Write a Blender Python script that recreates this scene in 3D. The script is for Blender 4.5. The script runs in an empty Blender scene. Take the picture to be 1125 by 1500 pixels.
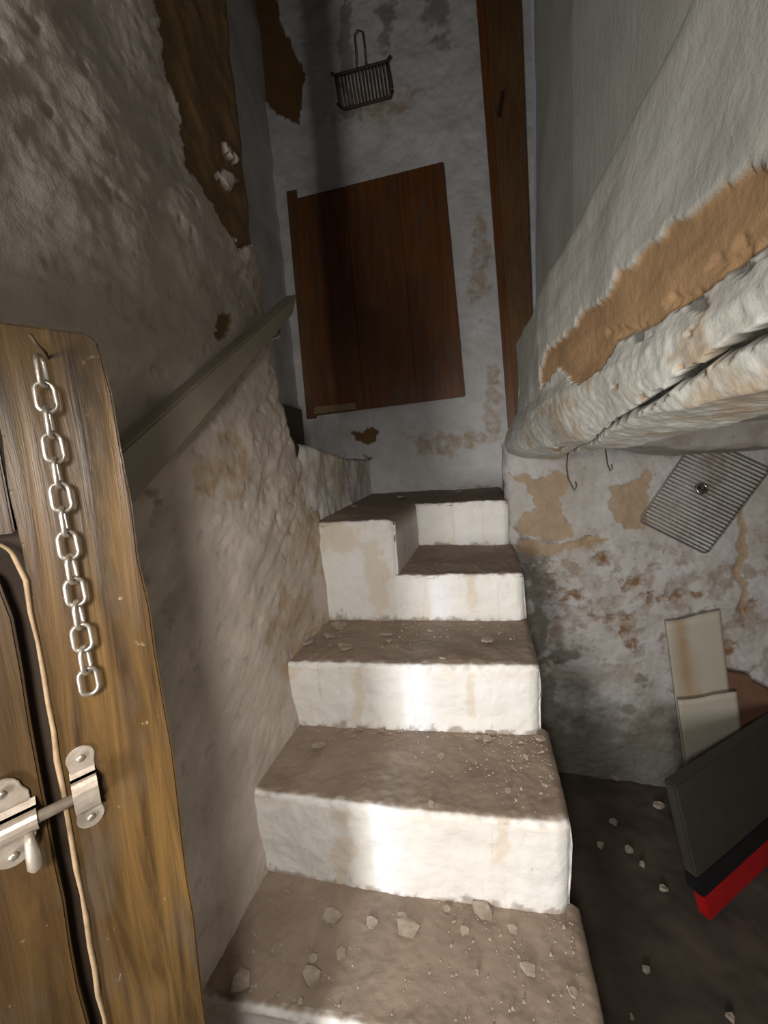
import bpy, bmesh, math, random
import numpy as np
from mathutils import Vector, Matrix, Euler

random.seed(7)
rng = np.random.default_rng(11)
EYE = 1.47                      # camera height above the lower floor
sc = bpy.context.scene
col = sc.collection

# ------------------------------------------------------------------ camera
YAW, PITCH, ROLL, FPX = -0.2572, -0.1261, -0.0665, 562.06
PW, PH = 1125.0, 1500.0
def cam_axes():
    cy, sy, cp, sp = math.cos(YAW), math.sin(YAW), math.cos(PITCH), math.sin(PITCH)
    f = np.array([sy*cp, cy*cp, sp]); r = np.array([cy, -sy, 0.0]); u = np.cross(r, f)
    c, s = math.cos(ROLL), math.sin(ROLL)
    return c*r + s*u, -s*r + c*u, f
CR, CU, CF = cam_axes()
CAM = np.array([0.0, 0.0, EYE])
cd = bpy.data.cameras.new('camera'); co = bpy.data.objects.new('camera', cd); col.objects.link(co)
m = Matrix.Identity(4)
for i in range(3):
    m[i][0], m[i][1], m[i][2] = CR[i], CU[i], -CF[i]
m[0][3], m[1][3], m[2][3] = CAM
co.matrix_world = m
cd.sensor_fit = 'VERTICAL'; cd.sensor_height = 24.0; cd.lens = 24.0*FPX/PH; cd.clip_start = 0.01
sc.camera = co

# ------------------------------------------------------------------ light and exposure
sc.view_settings.view_transform = 'Standard'; sc.view_settings.look = 'None'
sc.view_settings.gamma = 1.0; sc.view_settings.use_curve_mapping = False
sc.view_settings.exposure = 0.6
w = bpy.data.worlds.new('world'); sc.world = w; w.use_nodes = True
w.node_tree.nodes['Background'].inputs[0].default_value = (0.75, 0.85, 1.0, 1)
w.node_tree.nodes['Background'].inputs[1].default_value = 0.06
def aim(o, tgt):
    d = Vector(tgt) - o.location
    o.rotation_euler = d.to_track_quat('-Z', 'Y').to_euler()
def lamp(name, kind, loc, tgt, energy, color, **kw):
    l = bpy.data.lights.new(name, kind); l.energy = energy; l.color = color
    for k, v in kw.items(): setattr(l, k, v)
    o = bpy.data.objects.new(name, l); col.objects.link(o); o.location = loc; aim(o, tgt)
    return o
# daylight from the open doorway behind the camera
lamp('doorway_daylight', 'AREA', (-0.42, -1.05, EYE-0.42), (-0.10, 1.2, EYE-0.70), 18.0, (1.0, 0.97, 0.93), shape='RECTANGLE', size=0.20, size_y=0.6)
# the hand-held torch, held low below the lens
lamp('hand_torch', 'SPOT', (-0.03, -0.16, EYE+0.06), (-0.10, 1.0, EYE-0.62), 27.0, (1.0, 0.95, 0.89), spot_size=math.radians(106), spot_blend=1.0, shadow_soft_size=0.05)
# a sliver of cold daylight through the door gap
sl = lamp('door_gap_daylight', 'SPOT', (-0.46, -0.75, EYE-0.12), (-0.205, 1.0, EYE-0.72), 30.0, (0.40, 0.62, 1.0), spot_size=math.radians(36), spot_blend=1.0, shadow_soft_size=0.03)
sl.scale = (0.12, 1.0, 1.0)

# ------------------------------------------------------------------ photo pixel helpers
def ray(p):
    d = CF*FPX + CR*(p[0]-PW/2) - CU*(p[1]-PH/2)
    return d/np.linalg.norm(d)
def on_x(p, x): d = ray(p); return CAM + d*(x/d[0])
def on_y(p, y): d = ray(p); return CAM + d*(y/d[1])
def on_z(p, z): d = ray(p); return CAM + d*((z-EYE)/d[2])
def to_px(P):
    Q = P - CAM; zz = np.maximum(Q @ CF, 1e-3)
    return PW/2 + FPX*(Q @ CR)/zz, PH/2 - FPX*(Q @ CU)/zz, (Q @ CF) > 0.05

# ------------------------------------------------------------------ noise
_perm = rng.permutation(256); _perm = np.concatenate([_perm, _perm, _perm])
_g = rng.normal(size=(256, 3)); _g /= np.linalg.norm(_g, axis=1)[:, None]
def pn(P):
    P = np.asarray(P, float); I = np.floor(P).astype(int); F = P - I; I &= 255
    U = F*F*F*(F*(F*6-15)+10); out = np.zeros(P.shape[:-1])
    for dx in (0, 1):
        for dy in (0, 1):
            for dz in (0, 1):
                h = _perm[_perm[_perm[I[..., 0]+dx] + I[..., 1]+dy] + I[..., 2]+dz]
                g = _g[h]
                d = g[..., 0]*(F[..., 0]-dx) + g[..., 1]*(F[..., 1]-dy) + g[..., 2]*(F[..., 2]-dz)
                wt = (U[..., 0] if dx else 1-U[..., 0])*(U[..., 1] if dy else 1-U[..., 1])*(U[..., 2] if dz else 1-U[..., 2])
                out += wt*d
    return out*1.5
def fbm(P, s, o=4, rough=0.5):
    t = 0; a = 1.0; P = np.asarray(P)*s
    for k in range(o):
        t = t + a*pn(P + 17.3*k); a *= rough; P = P*2.03
    return t
def smooth(a, b, x):
    t = np.clip((x-a)/(b-a), 0, 1); return t*t*(3-2*t)
def in_poly(px, py, poly):
    ins = np.zeros(px.shape, bool); n = len(poly)
    for i in range(n):
        x0, y0 = poly[i]; x1, y1 = poly[(i+1) % n]
        if y0 == y1: continue
        c = ((y0 > py) != (y1 > py)) & (px < (x1-x0)*(py-y0)/(y1-y0)+x0)
        ins ^= c
    return ins
def patch(P, polys, warp=5.0, freq=40.0):
    px, py, ok = to_px(P.reshape(-1, 3)); Q = P.reshape(-1, 3)
    px = px + warp*fbm(Q, freq, 3); py = py + warp*fbm(Q+9.1, freq, 3)
    r = np.zeros(px.shape)
    for poly in polys: r = np.maximum(r, (in_poly(px, py, poly) & ok).astype(float))
    return r.reshape(P.shape[:-1])
def blobs(P, lst, freq=30.0, amt=0.6):
    """soft round stains given as (pixel x, pixel y, radius x, radius y)"""
    px, py, ok = to_px(P.reshape(-1, 3)); Q = P.reshape(-1, 3)
    nz = fbm(Q, freq, 4, 0.6); r = np.zeros(px.shape)
    for (x, y, rx, ry) in lst:
        d = np.sqrt(((px-x)/rx)**2 + ((py-y)/ry)**2) + amt*nz
        r = np.maximum(r, 1-smooth(0.55, 1.0, d))
    return (r*ok).reshape(P.shape[:-1])

# ------------------------------------------------------------------ materials
def mat(name):
    mt = bpy.data.materials.new(name); mt.use_nodes = True
    nt = mt.node_tree; bs = nt.nodes['Principled BSDF']
    return mt, nt, bs
def node(nt, t, **kw):
    n = nt.nodes.new(t)
    for k, v in kw.items():
        if k.startswith('i_'): n.inputs[k[2:].replace('_', ' ')].default_value = v
        else: setattr(n, k, v)
    return n
def mixc(nt, fac, a, b):
    n = node(nt, 'ShaderNodeMix', data_type='RGBA')
    for sock, v in ((n.inputs[0], fac), (n.inputs[6], a), (n.inputs[7], b)):
        if isinstance(v, bpy.types.NodeSocket): nt.links.new(v, sock)
        elif isinstance(v, (int, float)): sock.default_value = v
        else: sock.default_value = (*v, 1)
    return n.outputs[2]
def noise(nt, scale, detail=5, rough=0.55, lo=0.4, hi=0.6, stretch=None, dist=0.0):
    tc = node(nt, 'ShaderNodeTexCoord'); src = tc.outputs['Object']
    if stretch:
        mp = node(nt, 'ShaderNodeMapping'); mp.inputs['Scale'].default_value = stretch
        nt.links.new(src, mp.inputs[0]); src = mp.outputs[0]
    n = node(nt, 'ShaderNodeTexNoise', i_Scale=scale, i_Detail=detail, i_Roughness=rough, i_Distortion=dist)
    nt.links.new(src, n.inputs['Vector'])
    r = node(nt, 'ShaderNodeMapRange'); r.inputs[1].default_value = lo; r.inputs[2].default_value = hi
    nt.links.new(n.outputs[0], r.inputs[0])
    return r.outputs[0], n.outputs[0]
def mul(nt, a, b):
    n = node(nt, 'ShaderNodeMath', operation='MULTIPLY')
    for s, v in ((n.inputs[0], a), (n.inputs[1], b)):
        if isinstance(v, bpy.types.NodeSocket): nt.links.new(v, s)
        else: s.default_value = v
    return n.outputs[0]
def attr(nt, name):
    return node(nt, 'ShaderNodeAttribute', attribute_name=name).outputs['Fac']
def bump(nt, bs, hsock, strength=0.3, dist=0.01):
    b = node(nt, 'ShaderNodeBump', i_Strength=strength, i_Distance=dist)
    nt.links.new(hsock, b.inputs['Height']); nt.links.new(b.outputs[0], bs.inputs['Normal'])
def simple(name, c, rough=0.6, metal=0.0, var=0.25, scale=30.0, bmp=0.15, stretch=None, c2=None):
    mt, nt, bs = mat(name)
    f, raw = noise(nt, scale, stretch=stretch, lo=0.3, hi=0.7)
    c2 = c2 or tuple(v*(1-var) for v in c)
    nt.links.new(mixc(nt, f, c, c2), bs.inputs['Base Color'])
    bs.inputs['Roughness'].default_value = rough; bs.inputs['Metallic'].default_value = metal
    if bmp: bump(nt, bs, raw, bmp, 0.004)
    return mt
def plaster(name, c, c2, spots=(0.30, 0.22, 0.14), spot_amt=0.5, mud=(0.33, 0.19, 0.085), stain=(0.40, 0.27, 0.14), rough=0.75, bmp=0.35, mould_shade=(0.09, 0.085, 0.06)):
    mt, nt, bs = mat(name)
    f, raw = noise(nt, 7.0, 6, 0.6, 0.35, 0.65)
    c0 = mixc(nt, f, c, c2)
    g, raw2 = noise(nt, 55.0, 6, 0.65, 0.60, 0.72)
    c0 = mixc(nt, mul(nt, g, spot_amt), c0, spots)
    s1, _ = noise(nt, 22.0, 5, 0.6, 0.3, 0.62)
    c0 = mixc(nt, mul(nt, attr(nt, 'stain'), s1), c0, stain)
    c0 = mixc(nt, attr(nt, 'mould_shade'), c0, mould_shade)  # mould, and the shade coloured into the beam crack
    mv, _ = noise(nt, 16.0, 5, 0.6, 0.3, 0.75)
    mudc = mixc(nt, mv, mud, tuple(v*0.72 for v in mud))
    c0 = mixc(nt, attr(nt, 'mud'), c0, mudc)
    nt.links.new(c0, bs.inputs['Base Color'])
    bs.inputs['Roughness'].default_value = rough
    b3, raw3 = noise(nt, 120.0, 4, 0.6)
    bump(nt, bs, raw3, bmp, 0.004)
    return mt
def wood(name, c, c2, scale=1.0, axis=2, rough=0.5, bmp=0.3, worn=None, ring=14.0, coat=0.0):
    mt, nt, bs = mat(name)
    st = [9.0*scale]*3; st[axis] = 0.55*scale
    f, raw = noise(nt, ring, 6, 0.62, 0.36, 0.66, stretch=st, dist=0.6)
    st2 = [1.0]*3; st2[axis] = 0.35
    g, _ = noise(nt, 6.0, 4, 0.5, 0.35, 0.7, stretch=st2)
    c0 = mixc(nt, f, c, c2); c0 = mixc(nt, mul(nt, g, 0.5), c0, tuple(v*0.45 for v in c2))
    if worn:
        k_, _ = noise(nt, 9.0, 5, 0.6, 0.52, 0.66, stretch=(2.2, 2.2, 0.6))
        c0 = mixc(nt, mul(nt, k_, 0.55), c0, tuple(0.45*sum(c)/3+0.3*v for v in c))
        h, _ = noise(nt, 40.0, 6, 0.7, 0.66, 0.72)
        c0 = mixc(nt, mul(nt, h, 0.75), c0, worn)
    nt.links.new(c0, bs.inputs['Base Color']); bs.inputs['Roughness'].default_value = rough
    bs.inputs['Coat Weight'].default_value = coat; bs.inputs['Coat Roughness'].default_value = 0.25
    bump(nt, bs, raw, bmp, 0.003)
    return mt

M = {}
M['left'] = plaster('rough_limewash', (0.60, 0.525, 0.46), (0.47, 0.405, 0.345), spots=(0.20, 0.16, 0.12), spot_amt=0.35, mud=(0.21, 0.125, 0.05), rough=0.62)
M['back'] = plaster('pale_limewash', (0.70, 0.69, 0.69), (0.58, 0.56, 0.54), spots=(0.36, 0.30, 0.24), spot_amt=0.35, mud=(0.20, 0.105, 0.035))
M['bulge'] = plaster('glossy_distemper', (0.60, 0.60, 0.55), (0.50, 0.50, 0.46), spots=(0.42, 0.30, 0.18), spot_amt=0.25, mud=(0.46, 0.29, 0.155), rough=0.42, bmp=0.3, mould_shade=(0.022, 0.020, 0.015))
M['lower'] = plaster('peeling_limewash', (0.50, 0.49, 0.48), (0.40, 0.37, 0.33), spots=(0.20, 0.15, 0.10), spot_amt=0.75, mud=(0.40, 0.28, 0.165), stain=(0.20, 0.11, 0.05))
M['riser'] = None
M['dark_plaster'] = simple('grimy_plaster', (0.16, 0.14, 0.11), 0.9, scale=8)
M['ceiling'] = simple('sooty_boards', (0.10, 0.085, 0.065), 0.9, scale=5)
M['earth'] = simple('dark_earth_floor', (0.088, 0.068, 0.050), 0.92, scale=6, bmp=0.5, c2=(0.035, 0.026, 0.019))
M['hatch_wood'] = wood('reddish_board', (0.215, 0.078, 0.018), (0.135, 0.045, 0.010), axis=2, rough=0.45, worn=(0.30, 0.16, 0.06), ring=5.0)
M['post_wood'] = wood('brown_post_wood', (0.20, 0.10, 0.035), (0.12, 0.055, 0.02), axis=2, rough=0.6)
M['door_wood'] = wood('varnished_pine', (0.150, 0.082, 0.024), (0.040, 0.021, 0.007), axis=2, rough=0.42, worn=(0.40, 0.29, 0.17), ring=6.5, coat=0.15, bmp=0.5)
M['door_wood2'] = wood('varnished_pine_dark', (0.120, 0.066, 0.021), (0.048, 0.026, 0.009), axis=2, rough=0.42, worn=(0.40, 0.28, 0.16), ring=5.5, coat=0.15, bmp=0.5)
M['worn_lit_edge'] = simple('bare_worn_lit_edge', (0.33, 0.23, 0.13), 0.7, scale=60, c2=(0.20, 0.13, 0.07))
M['gap'] = simple('dark_wood_rebate', (0.03, 0.016, 0.006), 0.8)
M['rail'] = simple('faded_painted_board', (0.34, 0.30, 0.235), 0.55, scale=6, c2=(0.28, 0.24, 0.18), bmp=0.08)
M['steel'] = simple('dull_zinc', (0.62, 0.58, 0.52), 0.38, 0.85, scale=120, c2=(0.40, 0.34, 0.27))
M['plated'] = simple('dusty_galvanised_plate', (0.42, 0.37, 0.31), 0.5, 0.55, scale=90, c2=(0.30, 0.24, 0.18))
M['rust'] = simple('rusty_wire', (0.10, 0.065, 0.045), 0.7, 0.3, scale=80)
M['rackwire'] = simple('grey_rack_wire', (0.25, 0.23, 0.21), 0.5, 0.6, scale=50)
M['chrome'] = simple('worn_chrome', (0.6, 0.58, 0.55), 0.25, 1.0, scale=60)
M['board_white'] = None
M['black'] = simple('black_rubber', (0.012, 0.012, 0.014), 0.5, scale=40)
M['olive'] = simple('dusty_dark_vinyl', (0.040, 0.034, 0.025), 0.8, scale=12)
M['red'] = simple('red_plastic', (0.55, 0.008, 0.012), 0.45, scale=20, var=0.15, bmp=0)
M['clay'] = simple('brown_clay', (0.17, 0.085, 0.05), 0.85, scale=25)
M['chip'] = simple('plaster_flake', (0.40, 0.34, 0.27), 0.9, scale=60, c2=(0.24, 0.185, 0.14))
M['grit'] = simple('grit', (0.40, 0.33, 0.26), 0.9, scale=200)
# step finish: whitewashed riser, dust on the tread (attribute 'dust')
mt, nt, bs = mat('whitewashed_dusty_step'); M['riser'] = mt
f, raw = noise(nt, 5.0, 5, 0.6, 0.35, 0.65)
c0 = mixc(nt, f, (0.84, 0.82, 0.79), (0.75, 0.72, 0.67))
dr, _ = noise(nt, 6.0, 5, 0.6, 0.60, 0.70, stretch=(6.0, 1.0, 0.35))
c0 = mixc(nt, mul(nt, dr, 0.35), c0, (0.62, 0.47, 0.28))
c0 = mixc(nt, mul(nt, attr(nt, 'stain'), 0.6), c0, (0.62, 0.46, 0.26))
sp_, _ = noise(nt, 60.0, 6, 0.7, 0.64, 0.72)
c0 = mixc(nt, mul(nt, sp_, 0.45), c0, (0.40, 0.31, 0.21))
hs, _ = noise(nt, 9.0, 6, 0.65, 0.56, 0.72, stretch=(1.0, 1.0, 5.0))
c0 = mixc(nt, mul(nt, hs, 0.35), c0, (0.62, 0.58, 0.53))
d1, _ = noise(nt, 9.0, 6, 0.6, 0.35, 0.68)
dc = mixc(nt, d1, (0.300, 0.228, 0.172), (0.215, 0.160, 0.118))
d2, raw2 = noise(nt, 90.0, 4, 0.6, 0.62, 0.74)
dc = mixc(nt, mul(nt, d2, 0.7), dc, (0.30, 0.245, 0.19))
c0 = mixc(nt, attr(nt, 'dust'), c0, dc)
nt.links.new(c0, bs.inputs['Base Color']); bs.inputs['Roughness'].default_value = 0.8
_, raw3 = noise(nt, 70.0, 6, 0.65)
bump(nt, bs, raw3, 0.4, 0.005)
# stained white board
mt, nt, bs = mat('stained_white_panel'); M['board_white'] = mt
f, raw = noise(nt, 4.0, 4, 0.5, 0.3, 0.7)
c0 = mixc(nt, f, (0.47, 0.43, 0.36), (0.40, 0.36, 0.29))
c0 = mixc(nt, mul(nt, attr(nt, 'stain'), 0.8), c0, (0.33, 0.20, 0.085))
nt.links.new(c0, bs.inputs['Base Color']); bs.inputs['Roughness'].default_value = 0.5

# ------------------------------------------------------------------ object helpers
def link(o, parent=None):
    col.objects.link(o)
    if parent is not None: o.parent = parent
    return o
def tag(o, label, cat, group=None, kind=None):
    o['label'] = label; o['category'] = cat
    if group: o['group'] = group
    if kind: o['kind'] = kind
    return o
def struct(o, label=None, cat=None):
    o['kind'] = 'structure'
    if label: o['label'] = label
    if cat: o['category'] = cat
    return o
def empty(name, loc=(0, 0, 0), rz=0.0):
    o = bpy.data.objects.new(name, None); col.objects.link(o); o.location = loc; o.rotation_euler = (0, 0, rz); o.empty_display_size = 0.05
    return o
def normals(P):
    du = np.gradient(P, axis=0); dv = np.gradient(P, axis=1)
    n = np.cross(du, dv); l = np.linalg.norm(n, axis=-1, keepdims=True); return n/np.maximum(l, 1e-9)
def grid_obj(name, P, material, attrs=None, parent=None, smooth_=True, drop=None):
    nu, nv = P.shape[:2]; idx = np.arange(nu*nv).reshape(nu, nv)
    q = np.stack([idx[:-1, :-1], idx[1:, :-1], idx[1:, 1:], idx[:-1, 1:]], -1).reshape(-1, 4)
    me = bpy.data.meshes.new(name)
    me.vertices.add(nu*nv); me.vertices.foreach_set('co', P.reshape(-1).astype(np.float32))
    nf = len(q); me.loops.add(nf*4); me.loops.foreach_set('vertex_index', q.reshape(-1).astype(np.int32))
    me.polygons.add(nf); me.polygons.foreach_set('loop_start', (np.arange(nf)*4).astype(np.int32))
    me.polygons.foreach_set('loop_total', np.full(nf, 4, np.int32))
    if smooth_: me.polygons.foreach_set('use_smooth', np.ones(nf, bool))
    me.update(); me.validate()
    me.materials.append(material)
    for k, v in (attrs or {}).items():
        a = me.attributes.new(k, 'FLOAT', 'POINT'); a.data.foreach_set('value', np.clip(v, 0, 1).reshape(-1).astype(np.float32))
    return link(bpy.data.objects.new(name, me), parent)
def bm_obj(name, bm, material, parent=None, smooth_=False, mats=None):
    bmesh.ops.recalc_face_normals(bm, faces=bm.faces)
    me = bpy.data.meshes.new(name); bm.to_mesh(me); bm.free()
    for x in (mats or [material]): me.materials.append(x)
    if smooth_:
        for p in me.polygons: p.use_smooth = True
    return link(bpy.data.objects.new(name, me), parent)
def box_bm(x0, x1, y0, y1, z0, z1, bev=0.0, seg=2):
    bm = bmesh.new(); bmesh.ops.create_cube(bm, size=1)
    for v in bm.verts:
        v.co = ((x0+x1)/2 + v.co.x*(x1-x0), (y0+y1)/2 + v.co.y*(y1-y0), (z0+z1)/2 + v.co.z*(z1-z0))
    if bev: bmesh.ops.bevel(bm, geom=bm.edges[:], offset=bev, segments=seg, affect='EDGES', profile=0.6)
    return bm
def prism_bm(pts, n, thick, bev=0.0):
    """polygon pts (3-D, planar), extruded along vector n by thick"""
    bm = bmesh.new(); n = Vector(n).normalized()*thick
    a = [bm.verts.new(Vector(p)) for p in pts]; b = [bm.verts.new(Vector(p)+n) for p in pts]
    bm.faces.new(a); bm.faces.new(b[::-1])
    for i in range(len(a)): bm.faces.new([a[i], b[i], b[(i+1) % len(a)], a[(i+1) % len(a)]])
    bmesh.ops.recalc_face_normals(bm, faces=bm.faces)
    if bev: bmesh.ops.bevel(bm, geom=bm.edges[:], offset=bev, segments=2, affect='EDGES')
    return bm
def tube_bm(path, r, seg=8, closed=False, bm=None):
    bm = bm or bmesh.new(); path = [Vector(p) for p in path]; rings = []; n = len(path); up = None
    for i, p in enumerate(path):
        a = path[(i-1) % n] if (closed or i > 0) else p
        b = path[(i+1) % n] if (closed or i < n-1) else p
        t = (b-a).normalized()
        if up is None: up = t.orthogonal().normalized()
        up = (up - t*up.dot(t)).normalized(); s = t.cross(up)
        rr = r[i] if isinstance(r, (list, tuple)) else r
        rings.append([bm.verts.new(p + up*rr*math.cos(2*math.pi*k/seg) + s*rr*math.sin(2*math.pi*k/seg)) for k in range(seg)])
    for i in range(n if closed else n-1):
        A, B = rings[i], rings[(i+1) % n]
        for k in range(seg): bm.faces.new([A[k], A[(k+1) % seg], B[(k+1) % seg], B[k]])
    if not closed: bm.faces.new(rings[0][::-1]); bm.faces.new(rings[-1])
    return bm
def W(P):            # eye-relative -> world
    return (P[0], P[1], P[2]+EYE)

# ================================================================== SETTING
Z = lambda h: EYE + h
# ---------------- wall_left: runs along Y, rounds the corner at about Y = 1.05 and returns to the left
def build_wall_left():
    zz = np.concatenate([np.linspace(-1.47, -1.05, 14)[:-1], np.linspace(-1.05, 1.30, 430)[:-1], np.linspace(1.30, 2.3, 50)])
    yy = np.concatenate([np.linspace(-0.12, 0.35, 20)[:-1], np.linspace(0.35, 1.0, 150)[:-1]])
    ns = len(yy); rest = np.linspace(0, 1, 60)
    ycor = 1.06 + 0.03*smooth(0.5, 0.25, zz) + 0.22*smooth(0.28, -0.22, zz)
    xw = np.interp(zz, [-1.47, -0.97, -0.55, 0.0, 0.6, 2.3], [-0.535, -0.545, -0.565, -0.58, -0.58, -0.60])
    P = np.zeros((ns+60, len(zz), 3))
    for j, z in enumerate(zz):
        yend = ycor[j]-0.05
        y2 = -0.12 + (yy+0.12)*(yend+0.12)/1.12
        P[:ns, j, 0] = xw[j]; P[:ns, j, 1] = y2
        ang = np.clip(rest/0.45, 0, 1)*math.pi/2; r = 0.05
        ex = np.clip((rest-0.45)/0.55, 0, 1)
        P[ns:, j, 0] = xw[j]-r+r*np.cos(ang)-ex*0.12
        P[ns:, j, 1] = yend+r*np.sin(ang)
        P[:, j, 2] = z
    P[..., 2] += EYE
    N = -normals(P)
    if N[10, 10, 0] < 0: N = -N
    c, s = math.cos(0.9), math.sin(0.9)
    Q = P.copy(); a = P[..., 1]*c - P[..., 2]*s; b = P[..., 1]*s + P[..., 2]*c
    Q[..., 1] = a*2.2; Q[..., 2] = b*0.75
    ridge = 1-np.abs(fbm(Q+3, 5.5, 4, 0.55))*2
    mud_poly = [(120, -900), (228, -60), (238, 40), (247, 100), (268, 150), (276, 235), (298, 268), (322, 310), (345, 352), (352, 366), (362, 360), (384, 362), (400, 366), (470, 200), (430, -60), (420, -900)]
    mud = patch(P, [mud_poly, [(318, 470), (330, 458), (340, 470), (334, 495), (318, 500)]], 5, 45)
    mud *= 1-patch(P, [[(320, 255), (335, 245), (350, 262), (342, 278)], [(328, 205), (338, 215), (345, 235), (334, 222)], [(340, 218), (350, 235), (346, 238)]], 4, 60)
    up = smooth(-0.5, 0.1, P[..., 2]-EYE)
    amp = 0.30 + 0.35*up + 0.55*np.exp(-((P[..., 1]-1.02)/0.16)**2)*smooth(-0.5, 0.0, P[..., 2]-EYE)
    d = 0.012*fbm(P, 3.0, 3) + amp*(0.0055*ridge + 0.0050*fbm(P+5, 15, 4, 0.5)) + 0.0009*fbm(P, 60, 3, 0.5)
    pits = smooth(0.50, 0.68, fbm(P+31, 26, 3, 0.5)); d -= 0.005*pits*amp
    flat = 0.006*fbm(P, 9, 3) - 0.012
    d = d*(1-mud) + flat*mud
    P = P + N*d[..., None]
    st = blobs(P, [(470, 780, 60, 60), (480, 690, 50, 40), (395, 420, 30, 40), (330, 690, 40, 60), (215, 720, 20, 14), (430, 920, 50, 70)], 14, 0.7)*0.8
    mo = 0.18*pits + 0.5*blobs(P, [(222, 722, 14, 9), (232, 735, 9, 6)], 60, .5)  # pits and two small spots tinted darker
    o = grid_obj('wall_left', P, M['left'], dict(mud=mud, stain=st, mould_shade=mo))
    struct(o, 'rough limewashed stairwell wall beside the wooden door', 'wall')
build_wall_left()

# ---------------- wall_back behind the landing, Y = 2.45
def build_wall_back():
    xs = np.linspace(-1.45, 0.32, 260); zs = np.linspace(-0.35, 3.05, 420)
    X, ZZ = np.meshgrid(xs, zs, indexing='ij')
    P = np.stack([X, np.full_like(X, 2.45), ZZ+EYE], -1)
    mud = patch(P, [[(350, -60), (395, -60), (410, 30), (427, 62), (447, 110), (442, 140), (437, 181), (405, 165), (380, 140), (345, 100), (335, -60)],
                    [(512, 634), (530, 634), (540, 626), (553, 630), (552, 646), (535, 652), (522, 644)], [(530, 665), (545, 670), (540, 674)]], 3, 25)
    lump = np.exp(-((fbm(P, 2.0, 2)*1.2)**2))
    d = 0.016*fbm(P, 2.6, 3) + 0.006*fbm(P, 12, 4) + 0.0022*fbm(P, 50, 4)
    d = d*(1-mud) - 0.018*mud
    P[..., 1] -= d
    st = blobs(P, [(722, 600, 16, 60), (640, 650, 60, 18), (700, 640, 40, 12), (560, 150, 60, 30), (700, 400, 20, 80), (720, 720, 40, 12), (500, 170, 18, 14)], 12, .7)*.75
    mo = 0.55*blobs(P, [(510, 165, 26, 14), (505, 60, 12, 90), (640, 20, 30, 40), (565, 40, 14, 40)], 10, .8)
    o = grid_obj('wall_back', P, M['back'], dict(mud=mud, stain=st, mould_shade=mo))
    struct(o, 'pale limewashed end wall behind the top landing', 'wall')
    # side wall of the upper flight, left of the boarded hatch
    ys = np.linspace(1.05, 2.5, 60); zs = np.linspace(-0.1, 3.05, 120)
    Y, ZZ = np.meshgrid(ys, zs, indexing='ij')
    P = np.stack([np.full_like(Y, -1.20) - 0.04*(ZZ-1.0)*0.5, Y, ZZ+EYE], -1)
    P[..., 0] += 0.01*fbm(P, 3, 3)
    z0 = np.zeros(P.shape[:2])
    o = grid_obj('wall_far_left', P, M['back'], dict(mud=z0, stain=z0, mould_shade=z0))
    struct(o, 'grey side wall of the upper flight beyond the handrail', 'wall')
build_wall_back()
o = bm_obj('trim_1', box_bm(-1.32, -1.165, 1.2, 2.45, Z(-0.02), Z(0.40), 0.02), M['dark_plaster'])
struct(o, 'grimy plinth at the foot of the far side wall', 'trim')

# ---------------- wall_right: upper wall, bulging parapet, plastered beam and soffit
PROF_Y = [-1.3, 0.0, 0.4, 0.8, 1.1, 1.5, 1.72]
def prof(y):
    s = 0.11*max(0.0, 1.1-y)
    f = smooth(1.1, 1.72, np.array(y)).item()
    L = lambda a, b: a + (b-a)*f
    top = 0.395 + 0.12*min(1.0, max(0.0, 0.85-y)) + 0.05*f
    q = s*0.55   # z grows a little towards the camera with the wider offset
    return [(0.245+s, 3.05), (0.235+s, 1.4), (0.228+s*0.9, top+0.10), (0.200+s*.9, top+0.03), (0.150+s*.9, top), (L(0.142, 0.152)+s*.95, 0.30), (L(0.146, 0.148)+s, L(0.20, 0.20)), (L(0.155, 0.145)+s, L(0.155, 0.165)),
            (L(0.150, 0.128)+s, L(0.125, 0.125)), (L(0.160, 0.108)+s, L(0.085, 0.085)), (L(0.185, 0.100)+s, L(0.045, 0.05)), (L(0.205, 0.112)+s, L(0.020, 0.018)+s*.35),
            (L(0.250, 0.17)+s, L(0.006, -0.008)+s*.45), (L(0.300, 0.25)+s*.8, L(-0.002, -0.022)+s*.50), (L(0.340, 0.30)+s*.6, L(0.012, -0.012)+s*.50), (L(0.40, 0.36)+s*.3, 0.040+s*.3), (0.55, 0.055), (1.2, 0.06), (2.0, 0.06)]
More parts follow.
